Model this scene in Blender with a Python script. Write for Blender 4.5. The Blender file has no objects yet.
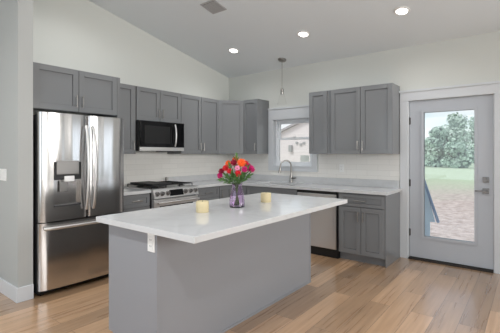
import bpy, bmesh, math, random
from mathutils import Vector, Matrix, noise
random.seed(7)
S = bpy.context.scene
COL = S.collection
R = math.radians

# ---------------------------------------------------------------- camera
cam = bpy.data.cameras.new('camera'); camo = bpy.data.objects.new('camera', cam); COL.objects.link(camo)
camo.location = (4.4279, -4.9912, 1.3709)
camo.rotation_euler = (R(90), 0, 0.6665)
cam.sensor_width = 36; cam.lens = 358.83 / 500 * 36
cam.shift_y = -12.74 / 500
cam.clip_start = 0.05; cam.clip_end = 500
S.camera = camo
# ---------------------------------------------------------------- view, world
S.view_settings.view_transform = 'Standard'; S.view_settings.look = 'None'
S.view_settings.gamma = 1; S.view_settings.use_curve_mapping = False
S.view_settings.exposure = 0.38
W = bpy.data.worlds.new('world'); S.world = W; W.use_nodes = True
nt = W.node_tree; nt.nodes.clear()
n_out = nt.nodes.new('ShaderNodeOutputWorld'); n_bg = nt.nodes.new('ShaderNodeBackground')
n_sky = nt.nodes.new('ShaderNodeTexSky'); n_sky.sky_type = 'NISHITA'; n_sky.sun_disc = False
n_sky.sun_elevation = R(48); n_sky.sun_rotation = R(200)
n_tc = nt.nodes.new('ShaderNodeTexCoord'); n_map = nt.nodes.new('ShaderNodeMapping'); n_map.inputs['Scale'].default_value = (1, 1, 4)
n_no = nt.nodes.new('ShaderNodeTexNoise'); n_no.inputs['Scale'].default_value = 3.2; n_no.inputs['Detail'].default_value = 6
n_rm = nt.nodes.new('ShaderNodeMapRange'); n_rm.inputs[1].default_value = .30; n_rm.inputs[2].default_value = .52
n_sc = nt.nodes.new('ShaderNodeVectorMath'); n_sc.operation = 'SCALE'; n_sc.inputs['Scale'].default_value = 0.14
n_mx = nt.nodes.new('ShaderNodeMix'); n_mx.data_type = 'RGBA'; n_mx.inputs['B'].default_value = (.95, .955, .975, 1)
L = nt.links.new
L(n_tc.outputs['Generated'], n_map.inputs['Vector']); L(n_map.outputs[0], n_no.inputs['Vector'])
L(n_no.outputs['Fac'], n_rm.inputs[0]); L(n_rm.outputs[0], n_mx.inputs['Factor'])
L(n_sky.outputs[0], n_sc.inputs[0]); L(n_sc.outputs[0], n_mx.inputs['A'])
L(n_mx.outputs['Result'], n_bg.inputs['Color']); L(n_bg.outputs[0], n_out.inputs['Surface'])
n_bg.inputs['Strength'].default_value = 0.9

def area(name, loc, rot, sx, sy, power, col=(1, 1, 1)):
    l = bpy.data.lights.new(name, 'AREA'); l.shape = 'RECTANGLE'; l.size = sx; l.size_y = sy
    l.energy = power; l.color = col
    o = bpy.data.objects.new(name, l); COL.objects.link(o); o.location = loc; o.rotation_euler = rot
    return o
sun = bpy.data.lights.new('sun', 'SUN'); sun.energy = 1.6; sun.angle = R(8); sun.color = (1, .97, .92)
suno = bpy.data.objects.new('sun', sun); COL.objects.link(suno); suno.rotation_euler = (R(38), 0, R(-35))
# daylight entering through the windows of the rear wall and the right wall (behind the camera), plus one added fill
area('daylight_front_window', (2.3, -7.17, 1.55), (R(90), 0, 0), 3.4, 1.9, 25, (.68, .84, 1))
area('daylight_front_window', (6.0, -7.17, 1.55), (R(90), 0, 0), 2.0, 1.9, 8, (.72, .84, 1))
area('daylight_right_window', (7.57, -4.6, 1.6), (R(90), 0, R(90)), 2.6, 1.7, 16, (1, .98, .95)).data.spread = R(105)
area('added_right_fill', (7.57, -1.5, 1.95), (R(90), 0, R(90)), 1.5, .9, 15, (1, .985, .96)).data.spread = R(70)  # unseen fill added to lift the left cabinets; no window is there
area('daylight_back_window', (5.9, -.02, 1.45), (R(90), 0, R(180)), 1.3, 1.3, 9, (.8, .9, 1))
def ceiling_spot(x, y, power):      # one downward spot just below the ceiling
    z = 2.777 - .2025 * y if y > -4.6 else 2.777 + .2025 * (9.2 + y)
    l = bpy.data.lights.new('spot_beam', 'SPOT'); l.spot_size = R(150); l.spot_blend = .8; l.shadow_soft_size = .07; l.energy = power; l.color = (.98, .99, 1)
    o = bpy.data.objects.new('spot_beam', l); COL.objects.link(o); o.location = (x, y, z - .03)
    return o
for y in (-3.0, -5.4):  # unseen spots added to brighten the room from above; no fixtures modelled
    for x in (.85, 2.06, 3.3, 4.9, 6.4): ceiling_spot(x, y, {(.85, -3.0): 22, (.85, -5.4): 25, (2.06, -3.0): 10, (3.3, -3.0): 18, (4.9, -3.0): 22, (6.4, -3.0): 60}.get((x, y), 60))

# ---------------------------------------------------------------- materials
def lin(c):
    return tuple((v / 12.92 if v <= .04045 else ((v + .055) / 1.055) ** 2.4) for v in [x / 255 for x in c])
def mat(name, rgb, rough=.5, metal=0, spec=.5, bump=0, bscale=60, var=0, vscale=4, stretch=(1, 1, 1), coat=0, trans=0, ior=1.45, emit=0, sss=0):
    m = bpy.data.materials.new(name); m.use_nodes = True
    t = m.node_tree; b = t.nodes['Principled BSDF']
    c = lin(rgb) + (1,)
    b.inputs['Base Color'].default_value = c
    b.inputs['Roughness'].default_value = rough; b.inputs['Metallic'].default_value = metal
    b.inputs['Specular IOR Level'].default_value = spec; b.inputs['IOR'].default_value = ior
    b.inputs['Coat Weight'].default_value = coat; b.inputs['Coat Roughness'].default_value = .1
    b.inputs['Transmission Weight'].default_value = trans
    if sss:
        b.inputs['Subsurface Weight'].default_value = sss; b.inputs['Subsurface Radius'].default_value = (.02, .012, .006)
    if emit:
        b.inputs['Emission Color'].default_value = c; b.inputs['Emission Strength'].default_value = emit
    if bump or var:
        tc = t.nodes.new('ShaderNodeTexCoord'); mp = t.nodes.new('ShaderNodeMapping'); mp.inputs['Scale'].default_value = stretch
        t.links.new(tc.outputs['Object'], mp.inputs['Vector'])
    if bump:
        n = t.nodes.new('ShaderNodeTexNoise'); n.inputs['Scale'].default_value = bscale; n.inputs['Detail'].default_value = 3
        bp = t.nodes.new('ShaderNodeBump'); bp.inputs['Strength'].default_value = bump; bp.inputs['Distance'].default_value = .03 if name == 'brushed_steel' else .01
        t.links.new(mp.outputs[0], n.inputs['Vector']); t.links.new(n.outputs['Fac'], bp.inputs['Height']); t.links.new(bp.outputs[0], b.inputs['Normal'])
    if var:
        n2 = t.nodes.new('ShaderNodeTexNoise'); n2.inputs['Scale'].default_value = vscale; n2.inputs['Detail'].default_value = 5
        mr = t.nodes.new('ShaderNodeMapRange'); mr.inputs[1].default_value = .3; mr.inputs[2].default_value = .7
        mr.inputs[3].default_value = 1 - var; mr.inputs[4].default_value = 1 + var
        vm = t.nodes.new('ShaderNodeVectorMath'); vm.operation = 'SCALE'; vm.inputs[0].default_value = c[:3]
        t.links.new(mp.outputs[0], n2.inputs['Vector']); t.links.new(n2.outputs['Fac'], mr.inputs[0])
        t.links.new(mr.outputs[0], vm.inputs['Scale']); t.links.new(vm.outputs[0], b.inputs['Base Color'])
    return m

M = {}
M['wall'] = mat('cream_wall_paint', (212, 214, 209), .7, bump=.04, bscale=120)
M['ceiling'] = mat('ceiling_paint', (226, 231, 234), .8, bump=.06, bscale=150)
M['partition'] = mat('shaded_wall_paint', (180, 182, 180), .7, bump=.04, bscale=120)  # same paint as the walls, darkened for the weaker light on this stub
M['trim'] = mat('white_trim_paint', (212, 215, 218), .4)
M['door'] = mat('door_paint', (186, 190, 196), .4)
M['cab'] = mat('grey_cabinet_paint', (126, 128, 130), .17, spec=.5)
M['island'] = mat('island_panel_paint', (146, 148, 153), .4, spec=.4)
M['gap'] = mat('dark_gap', (25, 25, 26), .7)
M['steel'] = mat('brushed_steel', (200, 198, 197), .17, 1, bump=.8, bscale=2.6, stretch=(1, 1, .06))
M['steel_soft'] = mat('soft_brushed_steel', (205, 203, 202), .3, 1, bump=.25, bscale=3, stretch=(1, 1, .06))
M['steel_plain'] = mat('satin_steel', (214, 213, 212), .42, 1)
M['nickel'] = mat('brushed_nickel', (156, 153, 149), .3, 1)
M['hardware'] = mat('satin_nickel_hardware', (128, 126, 124), .35, 1)
M['steel_dark'] = mat('dark_steel_side', (70, 70, 72), .45, .6)
M['black'] = mat('black_plastic', (18, 18, 19), .4)
M['blackglass'] = mat('black_glass', (10, 10, 12), .06, spec=.6)
M['iron'] = mat('cast_iron', (26, 26, 27), .6, bump=.1, bscale=200)
M['bronze'] = mat('bronze_threshold', (52, 46, 42), .45, .4)
M['white_plastic'] = mat('white_plastic', (236, 236, 234), .35)
M['vinyl'] = mat('white_vinyl', (234, 237, 240), .35)
M['lens'] = mat('lamp_lens', (255, 252, 245), .5, emit=9)
M['vent'] = mat('vent_metal', (172, 172, 172), .5)
M['wax'] = mat('cream_wax', (212, 196, 156), .5, sss=0, var=.04, vscale=30)
M['wick'] = mat('wick', (60, 52, 45), .9)
M['lavender'] = mat('lavender_glass', (242, 224, 248), .03, trans=1, ior=1.45)
M['stem'] = mat('green_stem', (88, 120, 62), .5)
M['leaf'] = mat('green_leaf', (92, 130, 70), .5, var=.25, vscale=20)
M['water'] = mat('vase_water', (225, 212, 232), .0, trans=1, ior=1.33)
PET = {'orange': mat('orange_petal', (246, 110, 50), .5, var=.15, vscale=40), 'red': mat('red_petal', (212, 38, 50), .5, var=.15, vscale=40),
       'magenta': mat('magenta_petal', (196, 32, 112), .5, var=.15, vscale=40), 'pink': mat('pink_petal', (238, 150, 186), .5, var=.1, vscale=40),
       'crimson': mat('crimson_petal', (150, 20, 52), .5, var=.15, vscale=40)}
M['pollen'] = mat('flower_centre', (120, 90, 30), .8)
M['siding'] = mat('pale_siding', (232, 224, 224), .7)
M['roof'] = mat('roof_shingle', (176, 172, 174), .9, var=.15, vscale=8)
M['blue'] = mat('pale_blue_board', (186, 212, 232), .5)
M['bluedark'] = mat('slate_blue_edge', (128, 152, 186), .5)
M['bark'] = mat('bark', (92, 80, 68), .9, var=.2, vscale=6)
M['foliage'] = mat('dusty_green_foliage', (172, 190, 178), .7, var=.3, vscale=1.2)
M['foliage2'] = mat('deep_green_foliage', (154, 176, 162), .7, var=.3, vscale=1.2)
M['sticker'] = mat('window_sticker', (228, 234, 228), .6)
M['hinge'] = mat('dark_hinge', (70, 68, 66), .4, .8)

def quartz():
    m = mat('white_quartz', (206, 207, 208), .1, spec=.5)
    t = m.node_tree; b = t.nodes['Principled BSDF']
    tc = t.nodes.new('ShaderNodeTexCoord'); n = t.nodes.new('ShaderNodeTexNoise'); n.inputs['Scale'].default_value = 2.2
    n.inputs['Detail'].default_value = 8; n.inputs['Distortion'].default_value = 1.4
    cr = t.nodes.new('ShaderNodeValToRGB'); e = cr.color_ramp.elements
    e[0].position = .44; e[0].color = lin((207, 208, 209)) + (1,); e[1].position = .56; e[1].color = lin((207, 208, 209)) + (1,)
    k = e.new(.5); k.color = lin((202, 203, 204)) + (1,)
    t.links.new(tc.outputs['Object'], n.inputs['Vector']); t.links.new(n.outputs['Fac'], cr.inputs[0]); t.links.new(cr.outputs[0], b.inputs['Base Color'])
    return m
M['quartz'] = quartz()

def tile():
    m = mat('glazed_wall_tile', (226, 223, 216), .25)
    t = m.node_tree; b = t.nodes['Principled BSDF']
    tc = t.nodes.new('ShaderNodeTexCoord'); sp = t.nodes.new('ShaderNodeSeparateXYZ'); ad = t.nodes.new('ShaderNodeMath'); cb = t.nodes.new('ShaderNodeCombineXYZ')
    br = t.nodes.new('ShaderNodeTexBrick'); br.inputs['Scale'].default_value = 1
    br.inputs['Brick Width'].default_value = .305; br.inputs['Row Height'].default_value = .0762; br.inputs['Mortar Size'].default_value = .0016
    br.inputs['Color1'].default_value = lin((236, 234, 229)) + (1,); br.inputs['Color2'].default_value = lin((231, 229, 224)) + (1,); br.inputs['Mortar'].default_value = lin((214, 212, 207)) + (1,)
    t.links.new(tc.outputs['Object'], sp.inputs[0]); t.links.new(sp.outputs[0], ad.inputs[0]); t.links.new(sp.outputs[1], ad.inputs[1])
    t.links.new(ad.outputs[0], cb.inputs[0]); t.links.new(sp.outputs[2], cb.inputs[1]); t.links.new(cb.outputs[0], br.inputs['Vector'])
    t.links.new(br.outputs['Color'], b.inputs['Base Color'])
    return m
M['tile'] = tile()

def floor_mat():
    m = mat('oak_plank_floor', (150, 120, 90), .32, spec=.5, coat=1)
    m.node_tree.nodes['Principled BSDF'].inputs['Coat Roughness'].default_value = .2; m.node_tree.nodes['Principled BSDF'].inputs['Coat IOR'].default_value = 1.6
    t = m.node_tree; b = t.nodes['Principled BSDF']; nn = t.nodes.new; ln = t.links.new
    tc = nn('ShaderNodeTexCoord'); sp = nn('ShaderNodeSeparateXYZ'); cb = nn('ShaderNodeCombineXYZ')
    ln(tc.outputs['Object'], sp.inputs[0]); ln(sp.outputs[1], cb.inputs[0]); ln(sp.outputs[0], cb.inputs[1])
    br = nn('ShaderNodeTexBrick'); br.offset = .37; br.offset_frequency = 2
    br.inputs['Scale'].default_value = 1; br.inputs['Brick Width'].default_value = 1.22; br.inputs['Row Height'].default_value = .18
    br.inputs['Mortar Size'].default_value = .0012; br.inputs['Bias'].default_value = 0
    br.inputs['Color1'].default_value = (0, 0, 0, 1); br.inputs['Color2'].default_value = (1, 1, 1, 1); br.inputs['Mortar'].default_value = (.0, .0, .0, 1)
    ln(cb.outputs[0], br.inputs['Vector'])
    # plank-wise offset of the grain
    sc = nn('ShaderNodeVectorMath'); sc.operation = 'SCALE'; sc.inputs['Scale'].default_value = 7
    ln(br.outputs['Color'], sc.inputs[0])
    mp = nn('ShaderNodeMapping'); mp.inputs['Scale'].default_value = (1.1, 24, 1); ln(cb.outputs[0], mp.inputs['Vector'])
    ad = nn('ShaderNodeVectorMath'); ad.operation = 'ADD'; ln(mp.outputs[0], ad.inputs[0]); ln(sc.outputs[0], ad.inputs[1])
    n1 = nn('ShaderNodeTexNoise'); n1.inputs['Scale'].default_value = 1.3; n1.inputs['Detail'].default_value = 8; n1.inputs['Roughness'].default_value = .5; n1.inputs['Distortion'].default_value = .15
    ln(ad.outputs[0], n1.inputs['Vector'])
    c1 = nn('ShaderNodeValToRGB'); e = c1.color_ramp.elements
    e[0].position = .25; e[0].color = lin((166, 132, 102)) + (1,); e[1].position = .78; e[1].color = lin((202, 166, 132)) + (1,)
    k = e.new(.5); k.color = lin((183, 147, 113)) + (1,)
    ln(n1.outputs['Fac'], c1.inputs[0])
    mr = nn('ShaderNodeMapRange'); mr.inputs[3].default_value = .68; mr.inputs[4].default_value = 1.24
    ln(br.outputs['Color'], mr.inputs[0])
    vm = nn('ShaderNodeVectorMath'); vm.operation = 'SCALE'; ln(c1.outputs[0], vm.inputs[0]); ln(mr.outputs[0], vm.inputs['Scale'])
    mx = nn('ShaderNodeMix'); mx.data_type = 'RGBA'; mx.inputs['B'].default_value = lin((70, 52, 40)) + (1,)
    ln(br.outputs['Fac'], mx.inputs['Factor']); ln(vm.outputs[0], mx.inputs['A']); ln(mx.outputs['Result'], b.inputs['Base Color'])
    r2 = nn('ShaderNodeMapRange'); r2.inputs[3].default_value = .22; r2.inputs[4].default_value = .36
    ln(n1.outputs['Fac'], r2.inputs[0]); ln(r2.outputs[0], b.inputs['Roughness'])
    bp = nn('ShaderNodeBump'); bp.inputs['Strength'].default_value = .08; bp.inputs['Distance'].default_value = .004
    ln(n1.outputs['Fac'], bp.inputs['Height']); ln(bp.outputs[0], b.inputs['Normal'])
    return m
M['floor'] = floor_mat()

def glass_mat(name='clear_pane_glass', ior=1.5, tint=(.95, .97, .97, 1)):
    m = bpy.data.materials.new(name); m.use_nodes = True; t = m.node_tree; t.nodes.clear()
    o = t.nodes.new('ShaderNodeOutputMaterial'); mx = t.nodes.new('ShaderNodeMixShader'); tr = t.nodes.new('ShaderNodeBsdfTransparent'); gl = t.nodes.new('ShaderNodeBsdfGlossy')
    fr = t.nodes.new('ShaderNodeFresnel'); fr.inputs[0].default_value = ior
    gl.inputs['Roughness'].default_value = .02; tr.inputs[0].default_value = tint
    t.links.new(fr.outputs[0], mx.inputs[0]); t.links.new(tr.outputs[0], mx.inputs[1]); t.links.new(gl.outputs[0], mx.inputs[2]); t.links.new(mx.outputs[0], o.inputs[0])
    return m
M['glass'] = glass_mat()
M['shade'] = glass_mat('thin_shade_glass', 1.06, (.985, .985, .98, 1))

def ground_mat():
    m = mat('yard_gravel_and_grass', (190, 170, 155), .95)
    t = m.node_tree; b = t.nodes['Principled BSDF']; nn = t.nodes.new; ln = t.links.new
    tc = nn('ShaderNodeTexCoord'); sp = nn('ShaderNodeSeparateXYZ'); ln(tc.outputs['Object'], sp.inputs[0])
    n = nn('ShaderNodeTexNoise'); n.inputs['Scale'].default_value = .6; n.inputs['Detail'].default_value = 7; ln(tc.outputs['Object'], n.inputs['Vector'])
    a = nn('ShaderNodeMath'); a.operation = 'MULTIPLY_ADD'; a.inputs[1].default_value = 9; ln(n.outputs['Fac'], a.inputs[0]); ln(sp.outputs[1], a.inputs[2])
    mr = nn('ShaderNodeMapRange'); mr.inputs[1].default_value = 13; mr.inputs[2].default_value = 24; ln(a.outputs[0], mr.inputs[0])
    n2 = nn('ShaderNodeTexNoise'); n2.inputs['Scale'].default_value = 5; n2.inputs['Detail'].default_value = 9; n2.inputs['Roughness'].default_value = .75; ln(tc.outputs['Object'], n2.inputs['Vector'])
    g = nn('ShaderNodeValToRGB'); e = g.color_ramp.elements
    e[0].position = .35; e[0].color = lin((146, 134, 128)) + (1,); e[1].position = .68; e[1].color = lin((212, 198, 196)) + (1,)
    ln(n2.outputs['Fac'], g.inputs[0])
    g2 = nn('ShaderNodeValToRGB'); e = g2.color_ramp.elements
    e[0].position = .35; e[0].color = lin((158, 178, 150)) + (1,); e[1].position = .7; e[1].color = lin((188, 198, 176)) + (1,)
    ln(n2.outputs['Fac'], g2.inputs[0])
    mx = nn('ShaderNodeMix'); mx.data_type = 'RGBA'; ln(mr.outputs[0], mx.inputs['Factor']); ln(g.outputs[0], mx.inputs['A']); ln(g2.outputs[0], mx.inputs['B'])
    ln(mx.outputs['Result'], b.inputs['Base Color'])
    return m
M['ground'] = ground_mat()

def siding_mat():
    m = M['siding']; t = m.node_tree; b = t.nodes['Principled BSDF']
    tc = t.nodes.new('ShaderNodeTexCoord'); w = t.nodes.new('ShaderNodeTexWave'); w.bands_direction = 'Z'; w.wave_profile = 'SAW'; w.inputs['Scale'].default_value = 1.6
    bp = t.nodes.new('ShaderNodeBump'); bp.inputs['Strength'].default_value = .5; bp.inputs['Distance'].default_value = .03
    t.links.new(tc.outputs['Object'], w.inputs['Vector']); t.links.new(w.outputs['Fac'], bp.inputs['Height']); t.links.new(bp.outputs[0], b.inputs['Normal'])
siding_mat()

# ---------------------------------------------------------------- mesh helpers
def bm_new(): return bmesh.new()
def box(bm, x0, x1, y0, y1, z0, z1, bev=0):
    vs = [bm.verts.new((x, y, z)) for x in (x0, x1) for y in (y0, y1) for z in (z0, z1)]
    idx = [(0, 1, 3, 2), (4, 6, 7, 5), (0, 4, 5, 1), (2, 3, 7, 6), (0, 2, 6, 4), (1, 5, 7, 3)]
    fs = [bm.faces.new([vs[i] for i in f]) for f in idx]
    if bev:
        es = list({e for f in fs for e in f.edges})
        bmesh.ops.bevel(bm, geom=es, offset=bev, segments=2, affect='EDGES', profile=.7)
    return fs
def prism(bm, pts, z0, z1):
    a = [bm.verts.new((p[0], p[1], z0)) for p in pts]; b = [bm.verts.new((p[0], p[1], z1)) for p in pts]
    n = len(pts); bm.faces.new(a[::-1]); bm.faces.new(b)
    for i in range(n): bm.faces.new((a[i], a[(i + 1) % n], b[(i + 1) % n], b[i]))
def tube(bm, pts, r, n=10, caps=True, ry=None):
    """round bar along a polyline; r may be a list"""
    pts = [Vector(p) for p in pts]; rings = []
    up0 = None
    for i, p in enumerate(pts):
        d = (pts[min(i + 1, len(pts) - 1)] - pts[max(i - 1, 0)]).normalized()
        if up0 is None: up0 = Vector((0, 0, 1)) if abs(d.z) < .9 else Vector((1, 0, 0))
        u = d.cross(up0).normalized(); v = u.cross(d).normalized(); up0 = v
        rr = r[i] if isinstance(r, (list, tuple)) else r
        r2 = ry if ry else rr
        rings.append([bm.verts.new(p + u * (math.cos(2 * math.pi * k / n) * rr) + v * (math.sin(2 * math.pi * k / n) * r2)) for k in range(n)])
    for a, b in zip(rings, rings[1:]):
        for k in range(n): bm.faces.new((a[k], a[(k + 1) % n], b[(k + 1) % n], b[k]))
    if caps: bm.faces.new(rings[0][::-1]); bm.faces.new(rings[-1])
def lathe(bm, prof, n=32, c=(0, 0, 0), axis='Z', cap=True):
    rings = []
    for (r, h) in prof:
        ring = []
        for k in range(n):
            a = 2 * math.pi * k / n; x, y = r * math.cos(a), r * math.sin(a)
            p = (x, y, h) if axis == 'Z' else ((x, h, y) if axis == 'Y' else (h, x, y))
            ring.append(bm.verts.new((p[0] + c[0], p[1] + c[1], p[2] + c[2])))
        rings.append(ring)
    for a, b in zip(rings, rings[1:]):
        for k in range(n): bm.faces.new((a[k], a[(k + 1) % n], b[(k + 1) % n], b[k]))
    if cap: bm.faces.new(rings[0][::-1]); bm.faces.new(rings[-1])
def obj(name, bm, m, parent=None, smooth=False, loc=None, rotz=0):
    bmesh.ops.recalc_face_normals(bm, faces=bm.faces[:])
    me = bpy.data.meshes.new(name); bm.to_mesh(me); bm.free()
    o = bpy.data.objects.new(name, me); COL.objects.link(o)
    me.materials.append(M[m] if isinstance(m, str) else m)
    if smooth:
        me.polygons.foreach_set('use_smooth', [True] * len(me.polygons))
        try: me.set_sharp_from_angle(angle=R(38))
        except Exception: pass
    if parent: o.parent = parent
    if loc: o.location = loc
    if rotz: o.rotation_euler = (0, 0, rotz)
    return o
def tag(o, label, cat, group=None):
    o['label'] = label; o['category'] = cat
    if group: o['group'] = group
    return o
def thing(name, label, cat, loc=(0, 0, 0), rotz=0, group=None):
    o = bpy.data.objects.new(name, None); COL.objects.link(o); o.empty_display_size = .1
    o.location = loc; o.rotation_euler = (0, 0, rotz)
    return tag(o, label, cat, group)
def struct(name, bm, m, parent=None, smooth=False):
    o = obj(name, bm, m, parent, smooth)
    if not parent: o['kind'] = 'structure'
    return o
def sbox(name, m, *a, parent=None, bev=0):
    bm = bm_new(); box(bm, *a, bev=bev); return struct(name, bm, m, parent)
def pbox(name, m, parent, *a, bev=0, label=None):
    bm = bm_new(); box(bm, *a, bev=bev); o = obj(name, bm, m, parent)
    if label: o['label'] = label
    return o

# ---------------------------------------------------------------- room shell
SL = .2025; H0 = 2.777; RX = 7.6; FY = -7.2; RID = -4.6
def ceil_z(y): return H0 - SL * y if y > RID else H0 - SL * RID - SL * (RID - y)
def wall_x(name, m, x0, x1, y0, y1, z1, holes):
    """wall along X with rectangular openings (hx0,hx1,hz0,hz1)"""
    xs = sorted({x0, x1, *[h[0] for h in holes], *[h[1] for h in holes]}); zs = sorted({0, z1, *[h[2] for h in holes], *[h[3] for h in holes]})
    bm = bm_new()
    for a, b in zip(xs, xs[1:]):
        for c, d in zip(zs, zs[1:]):
            mx, mz = (a + b) / 2, (c + d) / 2
            if not any(h[0] < mx < h[1] and h[2] < mz < h[3] for h in holes): box(bm, a, b, y0, y1, c, d)
    return struct(name, bm, m)
sbox('floor', 'floor', -.14, RX + .14, FY - .14, .14, -.12, 0)
WO = (1.0, 1.74, 1.16, 1.944)      # kitchen window opening
DO = (3.135, 4.10, 0, 2.075)       # door opening
W2 = (5.2, 6.6, .75, 2.15)         # a second window of the same wall, right of the door
wall_x('wall_back', 'wall', -.14, RX + .14, 0, .14, H0 + .02, [WO, DO, W2])
wall_x('wall_front', 'wall', -.14, RX + .14, FY - .14, FY, H0 + .2, [(.6, 4.0, .6, 2.5), (5.0, 7.0, .6, 2.5)])
def gable(name, x0, x1, holes=()):
    bm = bm_new()
    P = [(FY, 0), (0, 0), (0, ceil_z(0) + .02), (RID, ceil_z(RID) + .02), (FY, ceil_z(FY) + .02)]
    if not holes:
        a = [bm.verts.new((x0, y, z)) for y, z in P]; b = [bm.verts.new((x1, y, z)) for y, z in P]
        bm.faces.new(a); bm.faces.new(b[::-1])
        for i in range(5): bm.faces.new((a[i], b[i], b[(i + 1) % 5], a[(i + 1) % 5]))
    else:
        hy0, hy1, hz0, hz1 = holes
        box(bm, x0, x1, FY, hy0, 0, 2.777); box(bm, x0, x1, hy1, 0, 0, 2.777)
        box(bm, x0, x1, hy0, hy1, 0, hz0); box(bm, x0, x1, hy0, hy1, hz1, 2.777)
        Q = [(FY, 2.777), (0, 2.777), (RID, ceil_z(RID) + .02)]
        a = [bm.verts.new((x0, y, z)) for y, z in Q]; b = [bm.verts.new((x1, y, z)) for y, z in Q]
        bm.faces.new(a); bm.faces.new(b[::-1])
        for i in range(3): bm.faces.new((a[i], b[i], b[(i + 1) % 3], a[(i + 1) % 3]))
    return struct(name, bm, 'wall')
gable('wall_left', -.14, 0)
gable('wall_right', RX, RX + .14, (-5.9, -3.3, .75, 2.45))
bm = bm_new()
P = [(.2, ceil_z(.2)), (RID, ceil_z(RID)), (FY - .2, ceil_z(FY - .2))]
lo = [[bm.verts.new((x, y, z)) for y, z in P] for x in (-.3, RX + .3)]
hi = [[bm.verts.new((x, y, z + .16)) for y, z in P] for x in (-.3, RX + .3)]
for i in range(2):
    bm.faces.new((lo[0][i], lo[0][i + 1], lo[1][i + 1], lo[1][i])); bm.faces.new((hi[0][i], hi[1][i], hi[1][i + 1], hi[0][i + 1]))
    for s in (0, 1): bm.faces.new((lo[s][i], hi[s][i], hi[s][i + 1], lo[s][i + 1]))
for i in (0, 2): bm.faces.new((lo[0][i], lo[1][i], hi[1][i], hi[0][i]))
struct('ceiling', bm, 'ceiling')
# short partition wall beside the refrigerator, up to the slope
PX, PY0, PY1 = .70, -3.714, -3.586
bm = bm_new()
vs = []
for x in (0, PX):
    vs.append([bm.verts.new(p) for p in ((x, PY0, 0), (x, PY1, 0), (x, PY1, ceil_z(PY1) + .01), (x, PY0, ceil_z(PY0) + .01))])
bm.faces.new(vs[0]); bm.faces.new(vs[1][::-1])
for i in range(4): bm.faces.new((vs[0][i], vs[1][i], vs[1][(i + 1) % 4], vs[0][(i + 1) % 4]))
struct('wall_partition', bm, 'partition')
bm = bm_new()
box(bm, 0, PX + .015, PY0 - .015, PY0, 0, .135, bev=.003); box(bm, PX, PX + .015, PY0, PY1, 0, .135, bev=.003)
struct('baseboard_partition', bm, 'trim')
sbox('baseboard_back', 'trim', 4.19, RX, -.015, 0, 0, .135, bev=.003)
sbox('baseboard_left', 'trim', 0, .015, FY, PY0 - .015, 0, .135)

# tile on the walls between counter and wall cabinets
bm = bm_new()
box(bm, 0, .008, -2.6, 0, .90, 1.40)
for a in ((0.008, .912, .90, 1.39), (.912, 1.848, .90, 1.092), (1.848, 3.04, .90, 1.39)): box(bm, a[0], a[1], -.008, 0, a[2], a[3])
struct('trim_1', bm, 'tile')

# ---- window casing, sash
bm = bm_new()
x0, x1, z0, z1 = WO
box(bm, x0 - .088, x0 + .004, -.02, 0, z0 - .005, z1, bev=.002); box(bm, x1 - .004, x1 + .088, -.02, 0, z0 - .005, z1, bev=.002)
box(bm, x0 - .088, x1 + .088, -.022, 0, z1 - .004, z1 + .165, bev=.002); box(bm, x0 - .105, x1 + .105, -.036, 0, z1 + .165, z1 + .19, bev=.002)
box(bm, x0 - .088, x1 + .088, -.02, 0, z0 - .07, z0 - .004, bev=.002)
for a in ((x0, x0 + .012), (x1 - .012, x1)): box(bm, a[0], a[1], -.005, .14, z0, z1)
box(bm, x0, x1, -.03, .14, z0 - .004, z0 + .012); box(bm, x0, x1, -.005, .14, z1 - .012, z1)
struct('trim_2', bm, 'trim')
def frame(bm, x0, x1, z0, z1, y0, y1, w, wb=None):
    wb = wb or w
    box(bm, x0, x0 + w, y0, y1, z0, z1, bev=.002); box(bm, x1 - w, x1, y0, y1, z0, z1, bev=.002)
    box(bm, x0 + w, x1 - w, y0, y1, z0, z0 + wb, bev=.002); box(bm, x0 + w, x1 - w, y0, y1, z1 - w, z1, bev=.002)
win = bpy.data.objects.new('window_1', None); COL.objects.link(win); win['kind'] = 'structure'; win.location = (1.37, .06, 1.16)
wx, wz = 1.37, 1.16
bm = bm_new(); frame(bm, x0 + .012 - wx, x1 - .012 - wx, .012, z1 - z0 - .012, 0, .075, .03); obj('window_frame', bm, 'vinyl', win)
mid = .46
bm = bm_new(); frame(bm, x0 + .042 - wx, x1 - .042 - wx, .042, mid + .02, .005, .033, .038); obj('lower_sash', bm, 'vinyl', win)
bm = bm_new(); frame(bm, x0 + .042 - wx, x1 - .042 - wx, mid - .018, z1 - z0 - .042, .038, .066, .034); obj('upper_sash', bm, 'vinyl', win)
pbox('pane', 'glass', win, x0 + .075 - wx, x1 - .075 - wx, .017, .020, .078, mid - .016)
pbox('pane', 'glass', win, x0 + .072 - wx, x1 - .072 - wx, .050, .053, mid + .014, z1 - z0 - .074)
pbox('sash_lock', 'white_plastic', win, -.03, .03, -.01, .012, mid + .02, mid + .034, bev=.003)
pbox('sticker', 'sticker', win, .11, .27, .0155, .017, .085, .185, label='pale green paper sticker')
w2 = bpy.data.objects.new('window_2', None); COL.objects.link(w2); w2['kind'] = 'structure'; w2.location = (5.9, .06, .75)
bm = bm_new(); frame(bm, -.7, .7, 0, 1.4, 0, .07, .05); box(bm, -.65, .65, .01, .05, .67, .72); obj('window_frame', bm, 'vinyl', w2)
pbox('pane', 'glass', w2, -.65, .65, .03, .033, .05, 1.35)

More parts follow.
